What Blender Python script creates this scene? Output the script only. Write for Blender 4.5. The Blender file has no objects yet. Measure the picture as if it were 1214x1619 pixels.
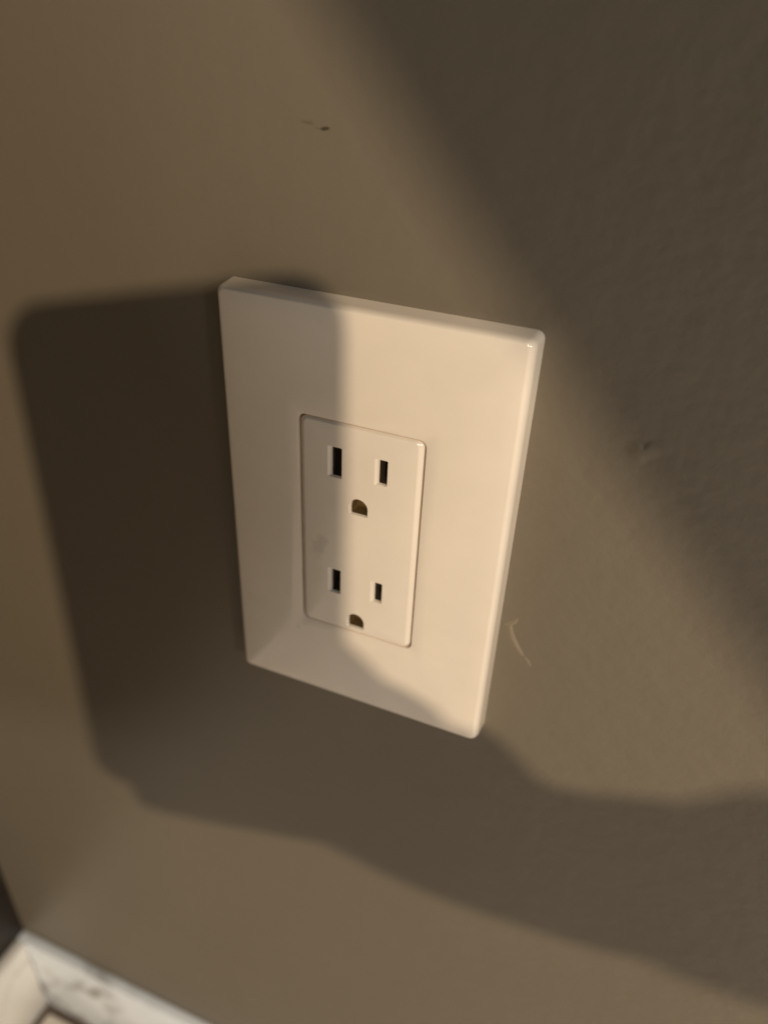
import bpy, bmesh, math, random
from mathutils import Vector, Matrix
random.seed(4)
S = 0.001                                    # everything below is written in millimetres
scene = bpy.context.scene
col = scene.collection
V = Vector

# ------------------------------------------------------------------ camera
CAM = V((66.59, -162.09, 119.73))
RIGHT = V((0.9228, 0.3833, 0.0390)).normalized()
FWD = V((-0.3002, 0.7788, -0.5507)).normalized()
UP = RIGHT.cross(FWD).normalized()
RIGHT = FWD.cross(UP).normalized()
cam_data = bpy.data.cameras.new('camera')
cam = bpy.data.objects.new('camera', cam_data)
col.objects.link(cam)
cam.matrix_world = Matrix.Translation(CAM * S) @ Matrix((RIGHT, UP, -FWD)).transposed().to_4x4()
cam_data.sensor_fit = 'VERTICAL'
cam_data.sensor_height = 36.0
cam_data.lens = 1252.17 / 1619 * 36.0
cam_data.clip_start = 0.002
cam_data.clip_end = 50
cam_data.dof.use_dof = True
cam_data.dof.focus_distance = 0.187
cam_data.dof.aperture_fstop = 8.0
scene.camera = cam

# ------------------------------------------------------------------ world and light
world = bpy.data.worlds.new('World')
scene.world = world
world.use_nodes = True
bg = world.node_tree.nodes['Background']
bg.inputs['Color'].default_value = (0.80, 1.0, 1.12, 1)
bg.inputs['Strength'].default_value = 0.085

LAMP = V((588, -1102, 574))
ld = bpy.data.lights.new('room_lamp', 'POINT')
ld.color = (1.0, 0.83, 0.62)
ld.energy = 50
ld.shadow_soft_size = 0.016
lo = bpy.data.objects.new('room_lamp', ld)
lo.location = LAMP * S
col.objects.link(lo)

# a second, larger and whiter lamp of the same room, further to the right
ld2 = bpy.data.lights.new('room_lamp', 'POINT')
ld2.color = (0.95, 0.97, 1.0)
ld2.energy = 25
ld2.shadow_soft_size = 0.05
lo2 = bpy.data.objects.new('room_lamp', ld2)
lo2.location = V((1080, -900, 432)) * S
col.objects.link(lo2)

scene.view_settings.view_transform = 'Standard'
scene.view_settings.look = 'None'
scene.view_settings.exposure = 0
scene.view_settings.gamma = 1

# ------------------------------------------------------------------ helpers
def link_mesh(name, bm, mats, parent=None, smooth=True, angle=35):
    bmesh.ops.recalc_face_normals(bm, faces=bm.faces)
    me = bpy.data.meshes.new(name)
    bm.to_mesh(me); bm.free()
    if smooth:
        me.polygons.foreach_set('use_smooth', [True] * len(me.polygons))
        me.set_sharp_from_angle(angle=math.radians(angle))
    for m in (mats if isinstance(mats, (list, tuple)) else [mats]):
        me.materials.append(m)
    o = bpy.data.objects.new(name, me)
    col.objects.link(o)
    if parent: o.parent = parent
    return o

def tag(o, label=None, cat=None, group=None, kind=None):
    if label: o['label'] = label
    if cat: o['category'] = cat
    if group: o['group'] = group
    if kind: o['kind'] = kind
    return o

def empty(name, loc=(0, 0, 0)):
    o = bpy.data.objects.new(name, None)
    o.location = V(loc) * S
    o.empty_display_size = 0.01
    col.objects.link(o)
    return o

def rrect(hw, hh, r, n=6, cx=0, cz=0):
    """rounded rectangle in the wall's plane, counter-clockwise from the lower right"""
    out = []
    for qx, qz, a0 in ((1, -1, -90), (1, 1, 0), (-1, 1, 90), (-1, -1, 180)):
        for i in range(n + 1):
            a = math.radians(a0 + 90 * i / n)
            out.append((cx + qx * (hw - r) + r * math.cos(a), cz + qz * (hh - r) + r * math.sin(a)))
    return out

def ring(bm, pts, y):
    return [bm.verts.new((x * S, y * S, z * S)) for x, z in pts]

def bridge(bm, a, b, mat=0):
    n = len(a)
    for i in range(n):
        f = bm.faces.new((a[i], a[(i + 1) % n], b[(i + 1) % n], b[i]))
        f.material_index = mat

def box(bm, x0, x1, y0, y1, z0, z1, bevel=0.0):
    r = bmesh.ops.create_cube(bm, size=1)
    for v in r['verts']:
        v.co = V(((x0 + (v.co.x + .5) * (x1 - x0)) * S, (y0 + (v.co.y + .5) * (y1 - y0)) * S, (z0 + (v.co.z + .5) * (z1 - z0)) * S))
    if bevel:
        es = list({e for v in r['verts'] for e in v.link_edges})
        bmesh.ops.bevel(bm, geom=es, offset=bevel * S, segments=2, affect='EDGES', profile=.5)

# ------------------------------------------------------------------ materials
def new_mat(name):
    m = bpy.data.materials.new(name)
    m.use_nodes = True
    nt = m.node_tree
    b = nt.nodes['Principled BSDF']
    return m, nt, b

def N(nt, typ, **kw):
    n = nt.nodes.new(typ)
    for k, v in kw.items(): setattr(n, k, v)
    return n

def obj_co(nt):
    tc = N(nt, 'ShaderNodeTexCoord')
    return tc.outputs['Object']

def noise(nt, co, scale, detail=3, rough=.5, dist=0):
    n = N(nt, 'ShaderNodeTexNoise')
    n.inputs['Scale'].default_value = scale
    n.inputs['Detail'].default_value = detail
    n.inputs['Roughness'].default_value = rough
    n.inputs['Distortion'].default_value = dist
    nt.links.new(co, n.inputs['Vector'])
    return n.outputs['Fac']

def ramp(nt, fac, stops):
    r = N(nt, 'ShaderNodeValToRGB')
    e = r.color_ramp.elements
    while len(e) < len(stops): e.new(.5)
    for el, (p, c) in zip(e, stops):
        el.position = p
        el.color = (c[0], c[1], c[2], 1)
    nt.links.new(fac, r.inputs['Fac'])
    return r.outputs['Color']

def math_node(nt, op, a, b=None, clamp=False):
    m = N(nt, 'ShaderNodeMath', operation=op)
    m.use_clamp = clamp
    for i, x in enumerate((a, b)):
        if x is None: continue
        if isinstance(x, (int, float)): m.inputs[i].default_value = x
        else: nt.links.new(x, m.inputs[i])
    return m.outputs[0]

def maprange(nt, v, a, b, c, d):
    m = N(nt, 'ShaderNodeMapRange', interpolation_type='SMOOTHSTEP')
    nt.links.new(v, m.inputs['Value'])
    for k, x in zip(('From Min', 'From Max', 'To Min', 'To Max'), (a, b, c, d)): m.inputs[k].default_value = x
    return m.outputs['Result']

def mix(nt, fac, a, b):
    m = N(nt, 'ShaderNodeMix', data_type='RGBA')
    if isinstance(fac, (int, float)): m.inputs['Factor'].default_value = fac
    else: nt.links.new(fac, m.inputs['Factor'])
    for key, x in (('A', a), ('B', b)):
        s = [i for i in m.inputs if i.name == key and i.type == 'RGBA'][0]
        if isinstance(x, tuple): s.default_value = (*x, 1)
        else: nt.links.new(x, s)
    return [o for o in m.outputs if o.type == 'RGBA'][0]

def bump(nt, b, h, strength, dist):
    n = N(nt, 'ShaderNodeBump')
    n.inputs['Strength'].default_value = strength
    n.inputs['Distance'].default_value = dist
    nt.links.new(h, n.inputs['Height'])
    nt.links.new(n.outputs['Normal'], b.inputs['Normal'])

def wall_paint():
    m, nt, b = new_mat('taupe_wall_paint')
    co = obj_co(nt)
    c = ramp(nt, noise(nt, co, 9, 4, .55), [(.3, (.156, .126, .087)), (.7, (.168, .136, .094))])
    # two scuffs: an ellipse each, its rim broken up by noise
    wob = noise(nt, co, 900, 3, .6)
    for cx, cz, rx, rz, rot, dark, amount in ((-12.9, 95.2, 1.25, .42, 12, (.035, .022, .010), .85), (-16.9, 96.0, 2.3, .42, -6, (.10, .07, .035), .55), (-14.6,95.1,.35,.25,0,(.07,.05,.03),.5)):
        mp = N(nt, 'ShaderNodeMapping', vector_type='TEXTURE')
        mp.inputs['Location'].default_value = (cx * S, 0, cz * S)
        mp.inputs['Rotation'].default_value = (0, -math.radians(rot), 0)
        mp.inputs['Scale'].default_value = (rx * S, 1, rz * S)
        nt.links.new(co, mp.inputs['Vector'])
        ln = N(nt, 'ShaderNodeVectorMath', operation='LENGTH')
        nt.links.new(mp.outputs[0], ln.inputs[0])
        d = math_node(nt, 'ADD', ln.outputs['Value'], math_node(nt, 'MULTIPLY', math_node(nt, 'SUBTRACT', wob, .5), 1.6))
        c = mix(nt, maprange(nt, d, .35, 1.15, amount, 0), c, dark)
    nt.links.new(c, b.inputs['Base Color'])
    b.inputs['Roughness'].default_value = .46
    b.inputs['Specular IOR Level'].default_value = .42
    h = math_node(nt, 'ADD', math_node(nt, 'MULTIPLY', noise(nt, co, 300, 3, .5), .5), noise(nt, co, 120, 2, .5))
    h = math_node(nt, 'ADD', h, math_node(nt, 'MULTIPLY', noise(nt, co, 28, 2, .5), 1.6))
    # the roller left a heavier texture to the right of the outlet than to its left
    sep = N(nt, 'ShaderNodeSeparateXYZ'); nt.links.new(co, sep.inputs[0])
    h = math_node(nt, 'MULTIPLY', h, maprange(nt, sep.outputs['X'], .0, .08, .35, .95))
    bump(nt, b, h, .6, .0008)
    return m

def plastic(name, colr, rough=.22, smear=False):
    m, nt, b = new_mat(name)
    co = obj_co(nt)
    c2 = tuple(x * .955 for x in colr)
    c = ramp(nt, noise(nt, co, 60, 4, .6), [(.35, c2), (.65, colr)])
    # sparse specks of dust and short handling marks
    vo = N(nt, 'ShaderNodeTexVoronoi'); vo.inputs['Scale'].default_value = 95; nt.links.new(co, vo.inputs['Vector'])
    sp = math_node(nt, 'ADD', vo.outputs['Distance'], math_node(nt, 'MULTIPLY', noise(nt, co, 700, 2, .6), .07))
    gate = maprange(nt, noise(nt, co, 40, 2, .5), .52, .6, 0, 1)
    c = mix(nt, math_node(nt, 'MULTIPLY', maprange(nt, sp, .075, .11, .30, 0), gate), c, tuple(x * .45 for x in colr))
    if smear:
        mp = N(nt, 'ShaderNodeMapping', vector_type='TEXTURE')
        mp.inputs['Location'].default_value = (-11.0 * S, 0, -5.0 * S)
        mp.inputs['Rotation'].default_value = (0, math.radians(12), 0)
        mp.inputs['Scale'].default_value = (1.9 * S, 1, 4.2 * S)
        nt.links.new(co, mp.inputs['Vector'])
        ln = N(nt, 'ShaderNodeVectorMath', operation='LENGTH'); nt.links.new(mp.outputs[0], ln.inputs[0])
        d = math_node(nt, 'ADD', ln.outputs['Value'], math_node(nt, 'MULTIPLY', math_node(nt, 'SUBTRACT', noise(nt, co, 380, 3, .6), .5), 3.0))
        c = mix(nt, maprange(nt, d, .2, 1.3, .26, 0), c, (.34, .28, .22))
    nt.links.new(c, b.inputs['Base Color'])
    nt.links.new(maprange(nt, noise(nt, co, 70, 4, .6), .3, .75, rough * .9, rough * 1.15), b.inputs['Roughness'])
    b.inputs['IOR'].default_value = 1.6
    bump(nt, b, noise(nt, co, 120, 2, .5), .25, .00012)
    return m

def marble(name, base, grey, vein, seed, vein_w=.035):
    m, nt, b = new_mat(name)
    tc = N(nt, 'ShaderNodeTexCoord')
    mp = N(nt, 'ShaderNodeMapping')
    mp.inputs['Location'].default_value = (seed, seed * .7, seed * 1.3)
    nt.links.new(tc.outputs['Object'], mp.inputs['Vector'])
    co = mp.outputs[0]
    cloud = ramp(nt, noise(nt, co, 22, 5, .6), [(.3, grey), (.62, base)])
    w = math_node(nt, 'ABSOLUTE', math_node(nt, 'SUBTRACT', noise(nt, co, 13, 5, .55, .6), .5))
    f = maprange(nt, w, 0, vein_w, .75, 0)
    gate = maprange(nt, noise(nt, co, 17, 2, .5), .42, .62, 0, 1)
    nt.links.new(mix(nt, math_node(nt, 'MULTIPLY', f, gate), cloud, vein), b.inputs['Base Color'])
    b.inputs['Roughness'].default_value = .28
    return m

def plain(name, colr, rough=.6, metal=0, scale=80, amt=.15):
    m, nt, b = new_mat(name)
    c2 = tuple(x * (1 - amt) for x in colr)
    nt.links.new(ramp(nt, noise(nt, obj_co(nt), scale, 4, .6), [(.35, c2), (.65, colr)]), b.inputs['Base Color'])
    b.inputs['Roughness'].default_value = rough
    b.inputs['Metallic'].default_value = metal
    return m

M_wall = wall_paint()
M_plate = plastic('light_almond_plastic', (.84, .725, .585), .13)
M_insert = plastic('light_almond_receptacle_plastic', (.84, .73, .595), .18, True)
M_drip = plain('dried_paint_drip', (.215, .170, .113), .33)
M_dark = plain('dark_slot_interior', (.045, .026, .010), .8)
M_brown = plain('brown_ground_contact', (.20, .125, .05), .38, .35)
M_marble_white = marble('white_marble', (.93, .975, 1.0), (.74, .78, .81), (.17, .14, .115), 3.1, .05)
M_marble_cream = marble('cream_marble', (.94, .89, .80), (.88, .82, .72), (.45, .36, .28), 7.7, .02)
M_floor = marble('cream_floor_marble', (.80, .72, .62), (.70, .61, .52), (.35, .27, .20), 1.9)
M_grout = plain('brown_grout', (.13, .095, .07), .9)
M_wood = plain('dark_stained_wood', (.020, .013, .009), .45, 0, 40, .4)
M_cloth = plain('charcoal_cloth', (.045, .042, .045), .9)
M_skin = plain('skin', (.50, .31, .22), .5)
M_phone = plain('black_phone_shell', (.02, .02, .022), .35)
M_glass = plain('black_phone_glass', (.008, .008, .01), .1)

# ------------------------------------------------------------------ setting: walls, baseboards, floor
FLOOR = -427.0
bm = bmesh.new(); box(bm, -213, 1500, 0, 90, FLOOR - 60, 1600)
wall = tag(link_mesh('wall', bm, M_wall, smooth=False), kind='structure')

def ridge_on_wall(name, pts, rad, height, mat):
    """a low ridge of paint on the wall that runs out to nothing at its rim"""
    bm = bmesh.new()
    rings = []
    n = 10
    for i, (x, z) in enumerate(pts):
        a = V(pts[max(0, i - 1)]); c = V(pts[min(len(pts) - 1, i + 1)])
        d = (c - a).normalized(); nrm = V((-d.y, d.x))
        r, h = rad[i], height[i]
        row = []
        for k in range(n + 1):
            u = -1 + 2 * k / n
            row.append(bm.verts.new(((x + nrm.x * r * u) * S, (-.004 - h * (.5 + .5 * math.cos(math.pi * u))) * S, (z + nrm.y * r * u) * S)))
        rings.append(row)
    for a, b_ in zip(rings, rings[1:]):
        for k in range(n): bm.faces.new((a[k], a[k + 1], b_[k + 1], b_[k]))
    o = link_mesh(name, bm, mat, wall, angle=80)
    me = o.data
    if sum(p.normal.y for p in me.polygons) > 0: me.flip_normals()
    return o

ridge_on_wall('paint_drip', [(41.9, -19.4), (41.5, -20.6), (41.9, -22.6), (42.9, -24.9), (44.2, -27.0), (45.6, -28.7), (46.6, -29.6)], [.3, .8, 1.0, 1.05, 1.0, .8, .2], [0, .25, .36, .4, .36, .25, 0], M_drip)
ridge_on_wall('paint_drip', [(39.9, -20.6), (41.2, -19.9), (42.6, -18.5), (43.2, -17.2)], [.2, .7, .7, .2], [0, .3, .25, 0], M_drip)
ridge_on_wall('paint_drip', [(46.7, -29.7), (47.6, -30.7), (48.9, -32.3)], [.4, .8, .2], [.1, .3, 0], M_drip)
bm = bmesh.new()
rng = random.Random(8)
amp = [1 + .35 * math.sin(a * 2 + 1) + .2 * math.sin(3 * a) for a in [2 * math.pi * k / 20 for k in range(20)]]
rows = []
for q in range(9):
    t = .12 + .88 * q / 8
    rows.append([bm.verts.new(((63.6 + 3.2 * t * amp[k] * math.cos(2 * math.pi * k / 20)) * S, (-.004 - .5 * (.5 + .5 * math.cos(math.pi * (t - .12) / .88))) * S,
                 (38.0 + 4.2 * t * amp[k] * math.sin(2 * math.pi * k / 20)) * S)) for k in range(20)])
for a, b_ in zip(rows, rows[1:]): bridge(bm, a, b_)
bm.faces.new(rows[0])
lump = link_mesh('paint_lump', bm, M_wall, wall, angle=80)
if sum(p.normal.y for p in lump.data.polygons) > 0: lump.data.flip_normals()

bm = bmesh.new(); box(bm, -303, -213, -950, 0, FLOOR - 60, 1600)
side = tag(link_mesh('side_wall', bm, M_wood, smooth=False), kind='structure')

# marble baseboards, tiles 8 mm thick standing against the walls
bb = empty('baseboard', (0, 0, FLOOR - 3))
tag(bb, 'white veined marble baseboard running along the foot of the taupe wall', 'baseboard')
for i, (x0, x1) in enumerate(((-212.8, 84), (86, 384))):
    bm = bmesh.new(); box(bm, x0, x1, -6, -.1, 2.0, 74, .8)
    link_mesh('tile', bm, M_marble_white, bb)
bb2 = empty('baseboard', (-213, 0, FLOOR - 3))
tag(bb2, 'cream marble baseboard turning the corner below the dark side wall', 'baseboard')
for i, (y0, y1) in enumerate(((-300, -6.4), (-600, -302))):
    bm = bmesh.new(); box(bm, .1, 6.5, y0, y1, 2.0, 73.4, .8)
    link_mesh('tile', bm, M_marble_cream, bb2)

bm = bmesh.new(); box(bm, -303, 1500, -1500, 0, FLOOR - 50, FLOOR - 1.5)
floor = tag(link_mesh('floor', bm, M_grout, smooth=False), kind='structure')
bm = bmesh.new(); box(bm, 0, 297, -297, 0, 0, 9, 1.0)
tile0 = link_mesh('floor_tile', bm, M_floor, floor)
tile0.location = V((-202, -11, FLOOR - 9)) * S
for i in range(5):
    for j in range(4):
        if i == j == 0: continue
        t = tile0.copy(); col.objects.link(t); t.parent = floor
        t.location = V((-202 + 300 * i, -11 - 300 * j, FLOOR - 9 + random.uniform(-.2, .2))) * S

# ------------------------------------------------------------------ the outlet
outlet = empty('wall_outlet')
tag(outlet, 'light almond double electrical outlet with a screwless cover plate on the taupe wall', 'outlet')

# cover plate: outer side, rounded rim, slightly domed face, then the opening's wall
bm = bmesh.new()
OW, OH = 16.75, 32.65
loops = [(38.8, 60.9, 1.9, -.02), (38.5, 60.7, 1.9, -4.3)]
for k in range(1, 8):                                    # rim of the plate
    a = math.pi / 2 * k / 7
    loops.append((38.5 - 1.7 * (1 - math.cos(a)), 60.7 - 1.0 * (1 - math.cos(a)), 1.9 - .7 * (1 - math.cos(a)), -4.3 - 2.6 * math.sin(a)))
w0, h0 = loops[-1][0], loops[-1][1]
for k in range(1, 7):                                    # face, rising a little towards the middle
    t = k / 6
    loops.append((w0 + (OW + .25 - w0) * t, h0 + (OH + .25 - h0) * t, 1.2 + .9 * t, -6.9 - 0.5 * (1 - (1 - t) ** 2)))
loops += [(OW + .05, OH + .05, 1.95, -7.33), (OW, OH, 1.9, -7.15), (OW, OH, 1.9, -3.0)]
prev = None
for hw, hh, r, y in loops:
    cur = ring(bm, rrect(hw, hh, r, 6), y)
    if prev: bridge(bm, prev, cur)
    prev = cur
link_mesh('cover_plate', bm, M_plate, outlet, angle=40)

# receptacle: bevelled insert whose face has six holes
FACE = -7.75
IW, IH = 16.2, 32.2
slots = [(-8.55, -4.65, 17.0, 25.7), (4.15, 7.55, 18.0, 25.2), (-8.45, -4.65, -20.1, -11.9), (4.25, 7.55, -19.2, -12.4)]
grounds = [(-2.55, 2.65, 7.4, 12.3), (-2.6, 2.6, -30.6, -25.6)]
def slot_loop(x0, x1, z0, z1, r=.25):
    return rrect((x1 - x0) / 2, (z1 - z0) / 2, r, 3, (x0 + x1) / 2, (z0 + z1) / 2)
def ground_loop(x0, x1, z0, z1):
    """D shape, flat below, arched above"""
    cx = (x0 + x1) / 2; hw = (x1 - x0) / 2
    zs = z0 + (z1 - z0) * .45
    pts = [(x0 + .25, z0), (x1 - .25, z0), (x1, z0 + .25)]
    n = 14
    for k in range(n + 1):
        a = math.pi * k / n
        pts.append((cx + hw * math.cos(a), zs + (z1 - zs) * math.sin(a)))
    pts.append((x0, z0 + .25))
    return pts
bm = bmesh.new()
a = ring(bm, rrect(IW, IH, 1.7, 6), -2.6)
b_ = ring(bm, rrect(IW, IH, 1.7, 6), FACE + 1.0)
bridge(bm, a, b_)
for ix, iz, up in ((.02, .01, .12), (.10, .05, .26), (.25, .10, .40), (.95, .34, .90), (1.10, .42, .97), (1.30, .55, 1.0)):   # chamfer, wider at the sides
    c_ = ring(bm, rrect(IW - ix, IH - iz, 1.7 - .4 * up, 6), FACE + 1.0 - up)
    bridge(bm, b_, c_); b_ = c_
edges = []
def loop_edges(vs):
    out = []
    for i in range(len(vs)):
        e = bm.edges.get((vs[i], vs[(i + 1) % len(vs)])) or bm.edges.new((vs[i], vs[(i + 1) % len(vs)]))
        out.append(e)
    return out
edges += loop_edges(b_)
for s in slots: edges += loop_edges(ring(bm, slot_loop(*s), FACE))
for g in grounds: edges += loop_edges(ring(bm, ground_loop(*g), FACE))
bmesh.ops.triangle_fill(bm, use_beauty=True, use_dissolve=False, edges=edges, normal=(0, -1, 0))
insert = link_mesh('receptacle', bm, M_insert, outlet, angle=30)

def shift(pts, cx, cz, fx, fz):
    return [(cx + (x - cx) * fx, cz + (z - cz) * fz) for x, z in pts]
def hole(name, pts, depth, back_mat, deep, pl=.35, pb=.35):
    """lining of one hole: moulded lip and plastic wall, then what lies behind it"""
    xs = [p[0] for p in pts]; zs = [p[1] for p in pts]
    x0, x1, z0, z1 = min(xs), max(xs), min(zs), max(zs)
    bm = bmesh.new()
    r0 = ring(bm, pts, FACE + .003)
    tap = lambda k: [(x0 + pl * k + (x - x0) / (x1 - x0) * (x1 - x0 - pl * k - .1 * k), z0 + pb * k + (z - z0) / (z1 - z0) * (z1 - z0 - pb * k - .05 * k)) for x, z in pts]
    r1 = ring(bm, tap(.5), FACE + .25)
    r2 = ring(bm, tap(1), FACE + depth)
    bridge(bm, r0, r1); bridge(bm, r1, r2)
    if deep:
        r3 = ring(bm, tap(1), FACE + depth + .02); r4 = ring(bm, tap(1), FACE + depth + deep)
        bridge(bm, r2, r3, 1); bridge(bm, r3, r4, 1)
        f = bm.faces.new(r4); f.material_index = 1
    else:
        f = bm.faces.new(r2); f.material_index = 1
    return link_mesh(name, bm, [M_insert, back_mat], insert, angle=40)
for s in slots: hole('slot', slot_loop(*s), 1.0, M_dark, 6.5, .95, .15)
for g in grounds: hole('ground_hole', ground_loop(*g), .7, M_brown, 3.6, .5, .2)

# ------------------------------------------------------------------ phone and the person who holds it (they cast the shadows)
DN = -UP
phone = empty('smartphone')
tag(phone, 'black smartphone held upright in front of the wall by one hand', 'phone')
def cam_pt(r, d, f): return CAM + RIGHT * r + DN * d + FWD * f
def phone_slab(name, hw, hh, rad, f0, f1, mat, cr, cd, bev):
    bm = bmesh.new()
    prev = None
    for ins, f in ((bev, f0), (bev * .3, f0 + (f1 - f0) * .1), (0, f0 + (f1 - f0) * .3), (0, f0 + (f1 - f0) * .7), (bev * .3, f0 + (f1 - f0) * .9), (bev, f1)):
        cur = [bm.verts.new(cam_pt(x + z * .035, z - x * .06, f) * S) for x, z in rrect(hw - ins, hh - ins, rad - ins, 8, cr, cd)]
        if prev: bridge(bm, prev, cur)
        else: bm.faces.new(cur)
        prev = cur
    bm.faces.new(prev)
    return link_mesh(name, bm, mat, phone, angle=40)
PL, PR, PT, PB = -66, 12, -16, 134
phone_slab('phone_body', (PR - PL) / 2, (PB - PT) / 2, 11, -10.5, -2.6, M_phone, (PL + PR) / 2, (PB + PT) / 2, 1.2)
phone_slab('screen', (PR - PL) / 2 - 2.5, (PB - PT) / 2 - 2.5, 9, -10.9, -10.52, M_glass, (PL + PR) / 2, (PB + PT) / 2, .15)
phone_slab('camera_module', 15, 15, 7, -2.58, -1.2, M_glass, -5.5, 2, .3)

def skin(name, nodes, edges, mat, parent=None, root=0, levels=2):
    me = bpy.data.meshes.new(name)
    me.from_pydata([V(n[:3]) * S for n in nodes], edges, [])
    me.materials.append(mat)
    o = bpy.data.objects.new(name, me)
    col.objects.link(o)
    if parent: o.parent = parent
    md = o.modifiers.new('Skin', 'SKIN')
    md.use_smooth_shade = True
    for i, n in enumerate(nodes):
        me.skin_vertices[0].data[i].radius = (n[3] * S, (n[4] if len(n) > 4 else n[3]) * S)
        me.skin_vertices[0].data[i].use_root = (i == root)
    sb = o.modifiers.new('Subdivision', 'SUBSURF'); sb.levels = levels; sb.render_levels = levels
    return o

person = empty('person', (-120, -950, FLOOR))
tag(person, 'person in charcoal clothes bending forward, right hand holding a phone', 'person')
person_in = Matrix.Translation(-person.location)
WR = V((200, -242, 43)); EL = V((363, -364, 156)); SH = V((144, -330, 385))
def L3(a, b, t): return tuple(V(a).lerp(V(b), t))
# clothes: torso bent forward, sleeves, legs
nodes = [(-110, -900, 470, 150, 120), (-80, -720, 470, 140, 110), (-60, -520, 480, 140, 110), (-10, -420, 490, 90, 80),
         (*SH, 61), (*L3(SH, EL, .5), 60), (*EL, 54), (*L3(EL, WR, .5), 39), (*L3(EL, WR, .88), 34),
         (-180, -480, 440, 62), (-330, -560, 230, 50), (-250, -650, 60, 40),
         (-40, -930, 420, 95), (-30, -900, 0, 65), (-20, -960, -360, 48), (-200, -930, 420, 95), (-210, -900, 0, 65), (-215, -960, -360, 48)]
edges = [(0, 1), (1, 2), (2, 3), (3, 4), (4, 5), (5, 6), (6, 7), (7, 8), (2, 9), (9, 10), (10, 11), (0, 12), (12, 13), (13, 14), (0, 15), (15, 16), (16, 17)]
clothes = skin('clothing', nodes, edges, M_cloth, person); clothes.matrix_parent_inverse = person_in
# head leaning over the phone
hn = [(-10, -420, 500, 50), (-5, -390, 540, 52), (0, -370, 600, 80, 88), (0, -340, 660, 78, 88), (0, -310, 580, 45)]
head = skin('head', hn, [(0, 1), (1, 2), (2, 3), (2, 4)], M_skin, person); head.matrix_parent_inverse = person_in
# right hand: palm beside the lower part of the phone, four fingers across its back, thumb along its edge
nodes = [(*L3(EL, WR, .8), 31), (*WR, 30), (162, -236, 30, 27), (139, -232, 35, 43, 32), (113, -228, 46, 50, 30)]
hand = skin('hand', nodes, [(0, 1), (1, 2), (2, 3), (3, 4)], M_skin, person); hand.matrix_parent_inverse = person_in
for d0, ln in ((84, 62), (99, 68), (113, 64), (134, 72)):
    fn = [(*cam_pt(36, 96 + (d0 - 84) * .5, -14), 11), (*cam_pt(20, d0, -2), 10), (*cam_pt(20 - ln * .35, d0 + 2, 7), 9), (*cam_pt(20 - ln * .75, d0 + 5, 6.5), 8), (*cam_pt(20 - ln, d0 + 6, 5.5), 7)]
    f = skin('finger', fn, [(i, i + 1) for i in range(4)], M_skin, person); f.matrix_parent_inverse = person_in
tn = [(*cam_pt(36, 112, -22), 13), (*cam_pt(24, 94, -22), 12), (*cam_pt(10, 76, -20), 10), (*cam_pt(-6, 64, -19), 8)]
th = skin('thumb', tn, [(0, 1), (1, 2), (2, 3)], M_skin, person); th.matrix_parent_inverse = person_in
